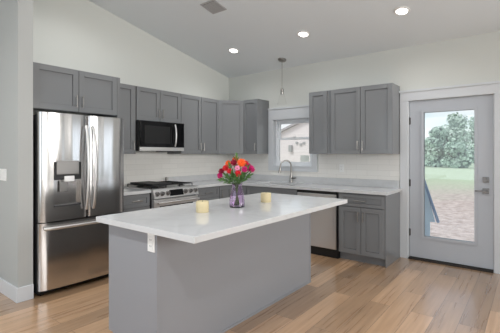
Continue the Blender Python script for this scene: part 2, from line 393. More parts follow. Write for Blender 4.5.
# ---- door
bm = bm_new()
dx0, dx1, dz1 = DO[0], DO[1], DO[3]
box(bm, 3.05, dx0 + .012, -.02, 0, 0, dz1, bev=.002); box(bm, dx1 - .012, 4.20, -.02, 0, 0, dz1, bev=.002)
box(bm, 3.05, 4.20, -.022, 0, dz1 - .012, dz1 + .10, bev=.002); box(bm, 3.03, 4.22, -.036, 0, dz1 + .10, dz1 + .125, bev=.002)
box(bm, dx0, dx0 + .022, -.004, .14, 0, dz1); box(bm, dx1 - .022, dx1, -.004, .14, 0, dz1); box(bm, dx0, dx1, -.004, .14, dz1 - .015, dz1)
struct('trim_3', bm, 'trim')
sbox('trim_4', 'bronze', dx0 + .022, dx1 - .022, -.03, .14, 0, .022)
door = bpy.data.objects.new('door_1', None); COL.objects.link(door); door['kind'] = 'structure'; door.location = (3.163, .012, .03)
DW, DH = .91, 2.025
gx0, gx1, gz0, gz1 = .163, .732, .275, 1.877
bm = bm_new()
box(bm, 0, gx0, 0, .045, 0, DH); box(bm, gx1, DW, 0, .045, 0, DH); box(bm, gx0, gx1, 0, .045, 0, gz0); box(bm, gx0, gx1, 0, .045, gz1, DH)
obj('door_slab', bm, 'door', door)
bm = bm_new(); frame(bm, gx0 - .022, gx1 + .022, gz0 - .022, gz1 + .022, -.012, .0, .03); frame(bm, gx0 - .022, gx1 + .022, gz0 - .022, gz1 + .022, .045, .057, .03); obj('lite_frame', bm, 'door', door)
pbox('pane', 'glass', door, gx0, gx1, .02, .024, gz0, gz1)
pbox('door_sweep', 'black', door, 0, DW, .004, .04, -.008, 0)
for z in (.345, .99, 1.80):
    bm = bm_new(); tube(bm, [(-.004, -.005, z - .048 - .03), (-.004, -.005, z + .048 - .03)], .007, 8); box(bm, -.004, .012, -.002, .001, z - .075, z + .015); obj('hinge', bm, 'hinge', door, True)
bm = bm_new(); box(bm, .806, .871, -.012, 0, 1.005, 1.07, bev=.004); lathe(bm, [(.02, -.03), (.02, -.012)], 16, (.838, 0, 1.037), 'Y'); box(bm, .832, .845, -.045, -.028, 1.018, 1.056, bev=.002); obj('deadbolt', bm, 'hardware', door)
bm = bm_new(); box(bm, .806, .871, -.012, 0, .872, .937, bev=.004); lathe(bm, [(.012, -.05), (.012, -.012)], 12, (.838, 0, .905), 'Y'); box(bm, .735, .85, -.062, -.048, .895, .915, bev=.004); obj('door_handle', bm, 'hardware', door)

# ---------------------------------------------------------------- cabinets
UT, UB = 2.268, 1.37
def shaker(bm, x0, x1, z0, z1, yf, t=.02, fr=.058, rec=.011):
    """shaker front between x0..x1; its face at y=yf, body behind it"""
    y0, y1 = yf, yf + t; b = .0016
    box(bm, x0, x0 + fr, y0, y1, z0, z1, bev=b); box(bm, x1 - fr, x1, y0, y1, z0, z1, bev=b)
    box(bm, x0 + fr, x1 - fr, y0, y1, z0, z0 + fr, bev=b); box(bm, x0 + fr, x1 - fr, y0, y1, z1 - fr, z1, bev=b)
    e = .004   # shadow groove round the recessed panel
    box(bm, x0 + fr + e, x1 - fr - e, y0 + rec, y1 - .002, z0 + fr + e, z1 - fr - e, bev=.001)
    box(bm, x0 + fr - .001, x1 - fr + .001, y1 - .003, y1 - .001, z0 + fr - .001, z1 - fr + .001)
def bar_handle(parent, p0, p1, yf, r=.0055, off=.032):
    """round bar pull between two points (x,z) on a face at y=yf"""
    bm = bm_new(); a = Vector((p0[0], yf - off, p0[1])); b = Vector((p1[0], yf - off, p1[1]))
    tube(bm, [a, b], r, 10)
    for k in (.14, .86):
        q = a.lerp(b, k); tube(bm, [q, q + Vector((0, off, 0))], r * .8, 8)
    return obj('handle', bm, 'nickel', parent, True)
def door_leaf(parent, x0, x1, z0, z1, yf, hside=None, hpos='low', hlen=.128):
    bm = bm_new(); shaker(bm, x0, x1, z0, z1, yf); d = obj('door', bm, 'cab', parent)
    if hside:
        hx = x0 + .03 if hside == 'l' else x1 - .03
        if hpos == 'low': bar_handle(d, (hx, z0 + .045), (hx, z0 + .045 + hlen), yf)
        else: bar_handle(d, (hx, z1 - .045 - hlen), (hx, z1 - .045), yf)
    return d
def drawer(parent, x0, x1, z0, z1, yf, fr=.04, hl=.15):
    bm = bm_new(); shaker(bm, x0, x1, z0, z1, yf, fr=fr); d = obj('drawer', bm, 'cab', parent)
    c = (x0 + x1) / 2; zc = (z0 + z1) / 2; bar_handle(d, (c - hl / 2, zc), (c + hl / 2, zc), yf)
    return d
G = .003
def wall_cabinet(label, loc, rotz, w, z0, z1, d, doors, group, fill=0):
    """doors: list of (width fraction start, end, handle side). Local x along wall, front at -y"""
    t = thing('wall_cabinet', label, 'cabinet', (loc[0], loc[1], z0), rotz, group)
    pbox('body', 'cab', t, .0005, w - .0005, -d + .02, -.001, 0, z1 - z0, bev=.001)
    for a, b, h in doors: door_leaf(t, a + G, b - G, G, z1 - z0 - G, -d, h)
    return t
LEFT = R(90)
UG = 'grey shaker wall cabinets'
wall_cabinet('shallow two-door grey cabinet above the refrigerator', (0, -3.555, 0), LEFT, .905, 1.817, UT, .61, [(0, .4525, 'r'), (.4525, .905, 'l')], UG)
tag(pbox('end_panel', 'cab', None, 0, .60, -2.645, -2.607, 0, UT, bev=.001), 'tall grey end panel between the refrigerator and the narrow wall cabinet', 'panel')
wall_cabinet('narrow tall grey wall cabinet between refrigerator panel and microwave', (0, -2.605, 0), LEFT, .405, UB, UT, .33, [(.0, .385, 'r')], UG)
wall_cabinet('short two-door grey wall cabinet above the microwave', (0, -2.198, 0), LEFT, .762, 1.817, UT, .33, [(.0, .381, 'r'), (.381, .762, 'l')], UG)
wall_cabinet('tall two-door grey wall cabinet right of the microwave, left of the corner', (0, -1.434, 0), LEFT, .83, UB, UT, .33, [(0, .415, 'r'), (.415, .83, 'l')], UG)
t = thing('wall_cabinet', 'diagonal corner wall cabinet with one angled grey door', 'cabinet', (0, 0, UB), 0, UG)
bm = bm_new(); prism(bm, [(.001, -.001), (.001, -.603), (.31, -.603), (.603, -.31), (.603, -.001)], 0, UT - UB); obj('body', bm, 'cab', t)
bm = bm_new(); shaker(bm, .004, .410, G, UT - UB - G, -.021); dd = obj('door', bm, 'cab', t, loc=(.31, -.603, 0), rotz=R(45))
wall_cabinet('single-door grey wall cabinet right of the corner, its side facing the window', (.605, 0, 0), 0, .308, UB, UT, .33, [(0, .308, 'r')], UG)
wall_cabinet('narrow single-door grey wall cabinet directly right of the window', (1.857, 0, 0), 0, .325, UB, UT, .33, [(0, .288, None)], UG)
wall_cabinet('wide two-door grey wall cabinet nearest the glass door', (2.184, 0, 0), 0, .86, UB, UT, .33, [(.018, .445, 'r'), (.445, .86, 'l')], UG)

CT0, CT1 = .876, .914
BG = 'grey shaker base cabinets'
def base_body(t, w, d=.60, toe=.055, x0=0):
    bm = bm_new(); box(bm, x0 + .0005, w - .0005, -d, -.001, .10, CT0, bev=.001); obj('body', bm, 'cab', t)
    pbox('toe_kick', 'cab', t, x0 + .0005, w - .0005, -d + toe, -.001, 0, .10)
t = thing('base_cabinet', 'grey base cabinet with drawer between refrigerator and range', 'cabinet', (0, -2.605, 0), LEFT, BG)
base_body(t, .405); drawer(t, G, .402, .715, .866, -.62); door_leaf(t, G, .402, .105, .708, -.62, 'r', 'high')
t = thing('base_cabinet', 'grey base cabinet with drawer right of the range', 'cabinet', (0, -1.43, 0), LEFT, BG)
base_body(t, .512); drawer(t, .02, .509, .715, .866, -.62); door_leaf(t, .02, .509, .105, .708, -.62, 'l', 'high')
t = thing('base_cabinet', 'grey L-shaped corner base cabinet with two door leaves', 'cabinet', (0, 0, 0), 0, BG)
bm = bm_new(); prism(bm, [(.001, -.001), (.001, -.916), (.60, -.916), (.60, -.60), (.916, -.60), (.916, -.001)], .10, CT0); obj('body', bm, 'cab', t)
bm = bm_new(); prism(bm, [(.001, -.001), (.001, -.916), (.545, -.916), (.545, -.545), (.916, -.545), (.916, -.001)], 0, .10); obj('toe_kick', bm, 'cab', t)
bm = bm_new(); shaker(bm, .003, .29, .105, .866, -.02); d_ = obj('door', bm, 'cab', t, loc=(.60, -.912, 0), rotz=LEFT); bar_handle(d_, (.033, .69), (.033, .82), -.02)
bm = bm_new(); shaker(bm, .625, .91, .105, .866, -.62); obj('door', bm, 'cab', t)
t = thing('base_cabinet', 'wide grey sink base cabinet under the faucet', 'cabinet', (.918, 0, 0), 0, BG)
bm = bm_new(); w = .910
box(bm, .0005, .018, -.60, -.001, .10, CT0); box(bm, w - .018, w - .0005, -.60, -.001, .10, CT0); box(bm, .018, w - .018, -.60, -.001, .10, .12)
box(bm, .018, w - .018, -.02, -.001, .12, CT0); box(bm, .018, w - .018, -.60, -.58, .12, CT0); obj('body', bm, 'cab', t)
pbox('toe_kick', 'cab', t, .0005, w - .0005, -.545, -.001, 0, .10)
bm = bm_new(); shaker(bm, G, w - G, .715, .866, -.62, fr=.04); obj('false_front', bm, 'cab', t)
door_leaf(t, G, w / 2 - .0015, .105, .708, -.62, 'r', 'high'); door_leaf(t, w / 2 + .0015, w - G, .105, .708, -.62, 'l', 'high')
t = thing('base_cabinet', 'grey two-door base cabinet with one drawer at the counter end', 'cabinet', (2.442, 0, 0), 0, BG)
w = .602; base_body(t, w); drawer(t, .02, w - .012, .705, .856, -.62)
door_leaf(t, .02, w / 2 + .002, .105, .695, -.62, 'r', 'high'); door_leaf(t, w / 2 + .008, w - .012, .105, .695, -.62, 'l', 'high')
pbox('end_panel', 'cab', t, w - .0005, w + .006, -.602, -.001, 0, CT0)

# ---------------------------------------------------------------- countertops
t = thing('countertop', 'short white quartz countertop between refrigerator and range', 'countertop', (0, -2.605, CT0))
pbox('slab', 'quartz', t, .009, .648, .0, .405, .0005, .038, bev=.003)
pbox('splash_strip', 'quartz', t, .009, .028, .0, .405, .038, .137, bev=.002)
t = thing('countertop', 'L-shaped white quartz countertop running from range past the sink', 'countertop', (0, 0, CT0))
SX0, SX1, SY0, SY1 = 1.02, 1.72, -.54, -.13
bm = bm_new(); z0, z1 = .0005, .038; E_ = 3.076
box(bm, .009, .648, -1.43, -.648, z0, z1); box(bm, .009, SX0, -.648, -.009, z0, z1); box(bm, SX1, E_, -.648, -.009, z0, z1)
box(bm, SX0, SX1, -.648, SY0, z0, z1); box(bm, SX0, SX1, SY1, -.009, z0, z1); obj('slab', bm, 'quartz', t)
bm = bm_new(); box(bm, .009, .028, -1.43, -.009, .038, .137, bev=.002); box(bm, .028, 3.04, -.028, -.009, .038, .137, bev=.002); obj('splash_strip', bm, 'quartz', t)
# sink
t = thing('sink', 'undermount stainless steel sink set in the long countertop', 'sink', ((SX0 + SX1) / 2, (SY0 + SY1) / 2, CT0 - .2))
bm = bm_new(); a, b, k = (SX1 - SX0) / 2 + .004, (SY1 - SY0) / 2 + .004, .004
box(bm, -a, a, -b, b, -.004, 0); box(bm, -a - k, -a, -b, b, -.004, .2); box(bm, a, a + k, -b, b, -.004, .2); box(bm, -a - k, a + k, -b - k, -b, -.004, .2); box(bm, -a - k, a + k, b, b + k, -.004, .2)
obj('basin', bm, 'steel_plain', t)
bm = bm_new(); lathe(bm, [(.045, 0), (.045, .003), (.03, .004)], 20); obj('drain', bm, 'steel_dark', t)
# faucet
t = thing('faucet', 'brushed nickel gooseneck faucet behind the sink', 'faucet', (1.40, -.085, CT1))
bm = bm_new(); lathe(bm, [(.028, 0), (.028, .006), (.022, .012), (.020, .10), (.017, .115)], 20); obj('base', bm, 'nickel', t, True)
bm = bm_new(); pts = [(0, 0, .10), (0, 0, .27)]
dirx, diry = -.105, -.14
for k in range(1, 13):
    a = math.pi * k / 12; u = (1 - math.cos(a)) / 2
    pts.append((dirx * u, diry * u, .27 + math.sin(a) * .078))
pts.append((dirx * 1.03, diry * 1.03, .235)); tube(bm, pts, .0115, 12); obj('spout', bm, 'nickel', t, True)
bm = bm_new(); tube(bm, [(dirx * 1.03, diry * 1.03, .24), (dirx * 1.12, diry * 1.12, .15)], [.015, .019], 14); obj('spray_head', bm, 'nickel', t, True)
bm = bm_new(); tube(bm, [(.015, 0, .065), (.05, -.005, .07), (.10, -.01, .075)], [.016, .014, .008], 10); obj('lever', bm, 'nickel', t, True)

# ---------------------------------------------------------------- island
BX0, BX1, BY0, BY1 = 1.981, 2.563, -3.571, -1.578
t = thing('island_cabinet', 'grey kitchen island base standing in the middle of the floor', 'island', (BX0, BY0, 0))
w, l = BX1 - BX0, BY1 - BY0
bm = bm_new(); box(bm, .02, w - .012, .012, l - .012, .09, CT0); box(bm, .075, w - .012, .012, l - .012, 0, .09); obj('body', bm, 'island', t)
bm = bm_new(); prism(bm, [(.02, .0), (w, .0), (w, .012), (.02, .012)], .09, CT0); prism(bm, [(.075, .0), (w, .0), (w, .012), (.075, .012)], 0, .09); obj('end_panel', bm, 'island', t)
bm = bm_new(); prism(bm, [(.02, l - .012), (w, l - .012), (w, l), (.02, l)], .09, CT0); prism(bm, [(.075, l - .012), (w, l - .012), (w, l), (.075, l)], 0, .09); obj('end_panel', bm, 'island', t)
pbox('back_panel', 'island', t, w - .012, w + .0, .012, l - .012, 0, CT0)
pbox('shoe_moulding', 'island', t, w, w + .009, .0, l, 0, .018, bev=.003)
pbox('corner_strip', 'island', t, w - .002, w + .004, -.004, .012, 0, CT0)
pbox('corner_strip', 'island', t, w - .002, w + .004, l - .012, l + .004, 0, CT0)
k = 3; ww = (l - .024) / k
for i in range(k):
    for j in range(2):
        a = .012 + i * ww + j * ww / 2
        bm = bm_new(); shaker(bm, .0015, ww / 2 - .0015, .095, .868, -.02); d_ = obj('door', bm, 'cab', t, loc=(.02, a + ww / 2, 0), rotz=R(-90))
        hx = .03 if j == 0 else ww / 2 - .03
        bar_handle(d_, (hx, .69), (hx, .82), -.02)
tag(pbox('island_countertop', 'quartz', None, 1.93, 2.97, -3.632, -1.555, CT0, CT1, bev=.003), 'large white quartz island top overhanging the grey island base', 'countertop')

def outlet(label, loc, rotz, w=.072, h=.116, gangs=1, switch=False):
    t = thing('light_switch' if switch else 'wall_outlet', label, 'light switch' if switch else 'outlet', loc, rotz)
    pbox('plate', 'white_plastic', t, -w / 2, w / 2, -.006, 0, -h / 2, h / 2, bev=.002)
    for g in range(gangs):
        c = (g - (gangs - 1) / 2) * .046
        if switch: pbox('rocker', 'white_plastic', t, c - .016, c + .016, -.010, -.006, -.033, .033, bev=.002)
        else:
            pbox('receptacle', 'white_plastic', t, c - .017, c + .017, -.009, -.006, -.04, .04, bev=.002)
            for zz in (-.02, .02):
                for xx in (-.007, .006): pbox('slot', 'gap', t, c + xx - .0012, c + xx + .0012, -.0098, -.009, zz - .005, zz + .005)
    return t
outlet('white outlet on the end of the island below its top', (2.508, BY0, .80), 0)
outlet('white outlet on the tile below the wall cabinets beside the door', (2.226, -.008, 1.16), 0)
outlet('white triple switch plate on the partition wall left of the refrigerator', (.335, PY0, 1.165), 0, .165, .116, 3, True)

# ---------------------------------------------------------------- refrigerator (front faces +x; local x along wall)
FYL, FW, FD, FH = -3.56, .91, .79, 1.77
t = thing('refrigerator', 'stainless steel french door refrigerator with water dispenser', 'refrigerator', (0, FYL, 0), LEFT)
pbox('cabinet_case', 'steel_dark', t, .004, FW - .004, -FD + .085, -.03, .03, FH - .02, bev=.004)
pbox('base_grille', 'black', t, .01, FW - .01, -FD + .07, -FD + .12, .02, .075)
for x in (.05, FW - .05):
    bm = bm_new(); lathe(bm, [(.022, -.015), (.022, .015)], 14, (x, -FD + .09, .022), 'X'); obj('foot', bm, 'black', t, True)
for x in (.03, FW - .13): pbox('hinge_cover', 'black', t, x, x + .10, -FD + .03, -FD + .16, FH - .02, FH + .005, bev=.006)
def bowed(bm, x0, x1, z0, z1, yf, yb, bow=.03, rad=.022, n=36, hole=None):
    """door panel with a bowed front and rounded vertical edges; optional rectangular recess (x0,x1,z0,z1,depth)"""
    xs = sorted({x0, x1} | {x0 + (x1 - x0) * k / n for k in range(n + 1)} | {x0 + rad * k / 5 for k in range(6)} | {x1 - rad * k / 5 for k in range(6)} | ({hole[0], hole[1]} if hole else set()))
    def fy(x):
        u = (x - x0) / (x1 - x0) * 2 - 1; y = yf + bow * (.35 * u * u + .65 * u ** 6)
        e = min(x - x0, x1 - x)
        if e < rad: y += rad - math.sqrt(max(0, rad * rad - (rad - e) ** 2))
        return y
    zs = [z0] + ([hole[2], hole[3]] if hole else []) + [z1]
    F = [[bm.verts.new((x, fy(x), z)) for z in zs] for x in xs]
    for i in range(len(xs) - 1):
        for j in range(len(zs) - 1):
            if hole and j == 1 and hole[0] <= (xs[i] + xs[i + 1]) / 2 <= hole[1]: continue
            bm.faces.new((F[i][j], F[i + 1][j], F[i + 1][j + 1], F[i][j + 1]))
    B = [[bm.verts.new((x, yb, z)) for z in (z0, z1)] for x in (x0, x1)]
    bm.faces.new((B[0][0], B[0][1], B[1][1], B[1][0]))
    bm.faces.new([f[0] for f in F] + [B[1][0], B[0][0]]); bm.faces.new([f[-1] for f in F] + [B[1][1], B[0][1]])
    bm.faces.new([v for v in F[0]] + [B[0][1], B[0][0]]); bm.faces.new([v for v in F[-1]] + [B[1][1], B[1][0]])
    if hole:
        hx0, hx1, hz0, hz1, dp = hole; ii = [i for i, x in enumerate(xs) if hx0 - 1e-6 <= x <= hx1 + 1e-6]
        bk = [[bm.verts.new((x, yf + dp, z)) for z in (hz0, hz1)] for x in (hx0, hx1)]
        bm.faces.new((bk[0][0], bk[1][0], bk[1][1], bk[0][1]))
        bm.faces.new([F[i][1] for i in ii] + [bk[1][0], bk[0][0]]); bm.faces.new([F[i][2] for i in ii] + [bk[1][1], bk[0][1]])
        a, b = ii[0], ii[-1]
        bm.faces.new((F[a][1], F[a][2], bk[0][1], bk[0][0])); bm.faces.new((F[b][1], F[b][2], bk[1][1], bk[1][0]))
DZ = .715; MIDX = .474
def bow_handle(parent, x, z0, z1, yf):
    bm = bm_new(); pts = []; n = 16
    for k in range(n + 1):
        u = k / n; pts.append((x, yf - .02 - .05 * math.sin(math.pi * u) ** .6, z0 + (z1 - z0) * u))
    tube(bm, pts, .011, 10, ry=.015); obj('handle', bm, 'steel_plain', parent, True)
HX0, HX1, HZ0, HZ1 = .125, .395, .85, 1.29
bm = bm_new(); bowed(bm, .002, MIDX - .002, DZ, FH, -FD, -FD + .082, hole=(HX0, HX1, HZ0, HZ1, .06)); dl = obj('door', bm, 'steel', t, True)
bm = bm_new(); bowed(bm, MIDX + .002, FW - .002, DZ, FH, -FD, -FD + .082); dr = obj('door', bm, 'steel', t, True)
bow_handle(dl, MIDX - .038, .80, 1.66, -FD); bow_handle(dr, MIDX + .038, .80, 1.66, -FD)
# dispenser in the left door
pbox('dispenser_trim', 'black', dl, HX0 + .002, HX1 - .002, -FD + .006, -FD + .058, 1.115, HZ1 - .002, bev=.003, label='black dispenser surround')
bm = bm_new(); box(bm, HX0 + .025, HX1 - .025, -FD - .004, -FD + .02, 1.165, HZ1 + .012, bev=.006); obj('control_panel', bm, 'hardware', dl)
pbox('nozzle', 'steel_plain', dl, HX0 + .10, HX0 + .20, -FD + .0, -FD + .05, 1.09, 1.15, bev=.006)
pbox('paddle', 'hardware', dl, HX0 + .07, HX0 + .15, -FD + .035, -FD + .05, .99, 1.10, bev=.005)
pbox('drip_tray', 'steel_dark', dl, HX0 + .01, HX1 - .01, -FD + .004, -FD + .058, HZ0 + .001, HZ0 + .014)
bm = bm_new(); bowed(bm, .002, FW - .002, .06, DZ - .012, -FD, -FD + .082, bow=.04); fz = obj('freezer_drawer', bm, 'steel', t, True)
bm = bm_new(); pts = [(.03 + (FW - .06) * k / 14, -FD - .012 - .035 * math.sin(math.pi * k / 14) ** .35, DZ - .06) for k in range(15)]
tube(bm, pts, .012, 10, ry=.015); obj('handle', bm, 'steel_plain', fz, True)

# ---------------------------------------------------------------- microwave
MY0, MW = -2.198, .762
t = thing('microwave', 'black glass over-the-range microwave above the gas range', 'microwave', (0, MY0, 1.41), LEFT)
MH = .405
pbox('case', 'steel_dark', t, .002, MW - .002, -.375, -.002, 0, MH - .001, bev=.003)
bm = bm_new(); box(bm, .002, .60, -.40, -.376, .052, MH - .002, bev=.004); md = obj('door', bm, 'blackglass', t)
pbox('door_window', 'black', md, .075, .50, -.4012, -.3995, .10, .34)
bm = bm_new(); pts = [(.575, -.40 - .018 - .028 * math.sin(math.pi * k / 12) ** .7, .065 + .31 * k / 12) for k in range(13)]
tube(bm, pts, .010, 10, ry=.012); obj('handle', bm, 'steel_plain', md, True)
pbox('control_panel', 'blackglass', t, .603, MW - .002, -.40, -.376, .052, MH - .002, bev=.004)
pbox('bottom_trim', 'steel_plain', t, .002, MW - .002, -.40, -.376, .0, .050, bev=.004, label='stainless bottom strip')
pbox('grease_filter', 'black', t, .48, .70, -.34, -.1, -.012, 0)
pbox('task_light', 'white_plastic', t, .1, .22, -.34, -.26, -.004, 0)

# ---------------------------------------------------------------- range
t = thing('gas_range', 'stainless gas range with black grates below the microwave', 'range', (0, -2.194, 0), LEFT)
RW = .758
pbox('case', 'steel_dark', t, .002, RW - .002, -.64, -.02, .03, .90, bev=.003)
pbox('cooktop', 'steel_plain', t, .0, RW, -.655, -.03, .90, .922, bev=.005)
bm = bm_new()
pr = [(-.655, .922), (-.675, .915), (-.705, .80), (-.64, .79), (-.64, .922)]
a = [bm.verts.new((.0, y, z)) for y, z in pr]; b = [bm.verts.new((RW, y, z)) for y, z in pr]
bm.faces.new(a); bm.faces.new(b[::-1])
for i in range(5): bm.faces.new((a[i], b[i], b[(i + 1) % 5], a[(i + 1) % 5]))
obj('control_panel', bm, 'steel_plain', t)
tilt = math.atan2(.03, .115)
def on_panel(bm):  # tilt a shape modelled about the origin (facing -y) onto the sloping panel
    for v in bm.verts: v.co = Matrix.Rotation(-tilt, 4, 'X') @ v.co
for x in (.045, .125, .215, .515, .605, .695):
    bm = bm_new(); lathe(bm, [(.031, 0), (.031, -.008), (.024, -.011), (.022, -.036), (.018, -.04)], 20, axis='Y'); box(bm, -.004, .004, -.044, -.036, -.02, .02)
    on_panel(bm); obj('knob', bm, 'hardware', t, True, loc=(x, -.692, .857))
bm = bm_new(); box(bm, -.115, .115, -.004, .002, -.04, .04, bev=.002); on_panel(bm); obj('display', bm, 'blackglass', t, loc=(.365, -.692, .857))
bm = bm_new(); frame(bm, .004, RW - .004, .19, .785, -.69, -.64, .085, .10); box(bm, .08, RW - .08, -.68, -.64, .28, .71); od = obj('oven_door', bm, 'steel_plain', t)
pbox('oven_window', 'blackglass', od, .089, RW - .089, -.687, -.679, .29, .70)
bm = bm_new(); tube(bm, [(.03, -.745, .745), (RW - .03, -.745, .745)], .013, 12)
for x in (.06, RW - .06): tube(bm, [(x, -.745, .745), (x, -.688, .745)], .010, 8)
obj('handle', bm, 'steel_plain', od, True)
pbox('warming_drawer', 'steel_plain', t, .004, RW - .004, -.685, -.64, .05, .18, bev=.004)
for x in (.05, RW - .05): pbox('foot', 'black', t, x - .02, x + .02, -.60, -.56, 0, .03)
for x, y in ((.15, -.50), (.15, -.19), (.61, -.50), (.61, -.19), (.38, -.35)):
    bm = bm_new(); lathe(bm, [(.05, 0), (.05, .008), (.032, .012), (.03, .02), (.0, .022)], 20, (x, y, .922), cap=False); obj('burner', bm, 'iron', t, True)
for i in range(3):
    bm = bm_new(); gx0 = .03 + i * .236; gx1 = gx0 + .226; y0, y1 = -.60, -.075; r = .006; z = .955
    for x in (gx0, gx1): tube(bm, [(x, y0, z), (x, y1, z)], r, 6)
    for y in (y0, y1, (y0 + y1) / 2): tube(bm, [(gx0, y, z), (gx1, y, z)], r, 6)
    for f in (.33, .67): tube(bm, [(gx0 + .226 * f, y0, z), (gx0 + .226 * f, y1, z)], r, 6)
    for x in (gx0, gx1):
        for y in (y0, y1): tube(bm, [(x, y, .922), (x, y, z)], r, 6)
    obj('grate', bm, 'iron', t)
tag(pbox('griddle', 'iron', None, .09, .60, -2.14, -1.83, .9612, .979, bev=.006), 'black cast iron griddle plate lying on the range grates', 'griddle')

t = thing('spice_grinder', 'small slim grey metal grinder standing at the back of the range', 'grinder', (.062, -1.50, .922))
bm = bm_new(); lathe(bm, [(.0, 0), (.016, 0), (.017, .01), (.014, .05), (.015, .068), (.0, .068)], 16, cap=False); obj('body', bm, 'hardware', t, True)
bm = bm_new(); lathe(bm, [(.0, .068), (.013, .069), (.016, .082), (.009, .094), (.0, .097)], 16, cap=False); obj('cap', bm, 'nickel', t, True)

# ---------------------------------------------------------------- dishwasher
t = thing('dishwasher', 'stainless steel dishwasher under the counter behind the island', 'dishwasher', (1.832, 0, 0))
w = .606
pbox('case', 'gap', t, .002, w - .002, -.58, -.03, .0, .868)
pbox('toe_kick', 'black', t, .004, w - .004, -.60, -.58, .0, .115)
bm = bm_new(); box(bm, .012, w - .012, -.636, -.58, .12, .835, bev=.006); dd = obj('door', bm, 'steel_soft', t)
pbox('control_strip', 'black', dd, .004, w - .004, -.632, -.585, .836, .872, bev=.002, label='black control strip')
for x in (.002, w - .010): pbox('side_gasket', 'black', t, x, x + .008, -.625, -.58, .10, .868)

# ---------------------------------------------------------------- candles, vase, flowers
for lab, (x, y) in (('cream pillar candle on the island top, nearer the range, left of the vase', (2.395, -3.01)), ('cream pillar candle on the island top, right of the vase, nearer the sink', (2.44, -2.22))):
    t = thing('pillar_candle', lab, 'candle', (x, y, CT1), 0, 'candles on the island')
    bm = bm_new(); lathe(bm, [(.0, .0), (.048, 0), (.05, .003), (.05, .08), (.046, .086), (.03, .082), (.0, .080)], 28, cap=False); obj('wax', bm, 'wax', t, True)
    bm = bm_new(); tube(bm, [(0, 0, .079), (.001, 0, .086), (.003, .001, .092)], .0015, 6); obj('wick', bm, 'wick', t)
VX, VY = 2.436, -2.64
t = thing('glass_vase', 'lavender tinted glass vase of flowers on the island top', 'vase', (VX, VY, CT1))
bm = bm_new()
out = [(.0, 0), (.060, 0), (.066, .006), (.066, .05), (.060, .10), (.050, .145), (.042, .17), (.041, .18), (.050, .205)]
inn = [(.046, .205), (.038, .18), (.039, .17), (.046, .145), (.056, .10), (.061, .05), (.060, .014), (.0, .012)]
lathe(bm, out + inn, 12, cap=False); obj('vase_body', bm, 'lavender', t)
def flower(label, head, kind, size, tilt_xy, cat='flower', group=None):
    size *= .8
    "a cut flower: stem rises from the vase to the bloom at `head` (relative to vase base)"
    t = thing('cut_flower', label, cat, (VX, VY, CT1), 0, group or 'flowers in the vase')
    hx, hy, hz = head
    b0 = Vector((-hx * .16, -hy * .16, .02)); m = Vector((hx * .12, hy * .12, .19)); h = Vector(head)
    bm = bm_new(); pts = [b0.lerp(m, k / 4) for k in range(4)] + [m.lerp(h, k / 4) + Vector((0, 0, .015 * math.sin(math.pi * k / 4))) for k in range(5)]
    tube(bm, pts, .0026, 6); obj('stem', bm, 'stem', t, True)
    d = Vector((hx * 2.2 + tilt_xy[0], hy * 2.2 + tilt_xy[1], .30)).normalized(); q = Vector((0, 0, 1)).rotation_difference(d)
    bm = bm_new(); rings = [(14, 1.0, .10), (12, .85, .35), (9, .62, .7), (6, .38, 1.1)] if kind != 'pink' else [(12, 1.0, .12), (9, .7, .6)]
    for ri, (n, rr, up) in enumerate(rings):
        for k in range(n):
            a = 2 * math.pi * (k + .5 * (ri % 2)) / n + random.uniform(-.1, .1); L_ = size * rr * random.uniform(.9, 1.08); wv = L_ * math.pi / n * 1.5
            dr_ = Vector((math.cos(a), math.sin(a), 0)); tn = Vector((-math.sin(a), math.cos(a), 0)); u = up * L_
            p = [dr_ * size * .08 + tn * -wv * .2, dr_ * size * .08 + tn * wv * .2, dr_ * L_ * .6 + tn * wv * .5 + Vector((0, 0, u * .5)), dr_ * L_ * .6 - tn * wv * .5 + Vector((0, 0, u * .5)), dr_ * L_ + tn * wv * .22 + Vector((0, 0, u)), dr_ * L_ - tn * wv * .22 + Vector((0, 0, u))]
            v = [bm.verts.new(q @ (c + Vector((0, 0, ri * .004))) + h) for c in p]
            bm.faces.new((v[0], v[1], v[2], v[3])); bm.faces.new((v[3], v[2], v[4], v[5]))
    obj('bloom', bm, PET[kind], t)
    bm = bm_new(); lathe(bm, [(.0, -.012), (size * .2, -.006), (size * .24, .004), (size * .1, .012), (0, .013)], 10, cap=False)
    for v in bm.verts: v.co = q @ v.co + h
    obj('flower_centre', bm, 'pollen', t, True)
# screen-right direction on the island is (.786,.618); towards the camera is (.618,-.786)
def rel(r, f, z): r *= .86; f *= .8; z = .2 + (z - .2) * .93; return (.786 * r + .618 * f, .618 * r - .786 * f, z)
FL = [('dark red flower at the far left of the bouquet', rel(-.150, .03, .315), 'crimson', .036), ('magenta flower drooping lowest on the left of the bouquet', rel(-.165, .05, .275), 'magenta', .034),
      ('red flower in the upper left of the bouquet', rel(-.11, .04, .345), 'red', .036), ('orange flower at the upper left edge of the bouquet', rel(-.085, .0, .385), 'orange', .036),
      ('dark red flower at the top middle of the bouquet', rel(-.03, .03, .395), 'crimson', .038), ('largest orange flower at the top right of the bouquet', rel(.045, .05, .392), 'orange', .050),
      ('orange flower at the top middle of the bouquet, behind the dark red one', rel(-.015, -.06, .42), 'orange', .040), ('orange-red flower right of the largest orange one', rel(.085, .0, .385), 'red', .038),
      ('pale pink flower at the centre of the bouquet', rel(.005, .09, .345), 'pink', .032), ('red flower low at the centre front of the bouquet', rel(.015, .12, .30), 'red', .036),
      ('magenta flower right of centre in the bouquet', rel(.075, .09, .335), 'magenta', .036), ('magenta flower at the far right of the bouquet', rel(.140, .04, .335), 'magenta', .044),
      ('bright pink flower above the far right magenta one', rel(.115, .0, .36), 'magenta', .036), ('red flower left of centre low in the bouquet', rel(-.07, .10, .32), 'red', .03)]
for lab, h, k, s in FL: flower(lab, h, k, s, (.5, -.6))
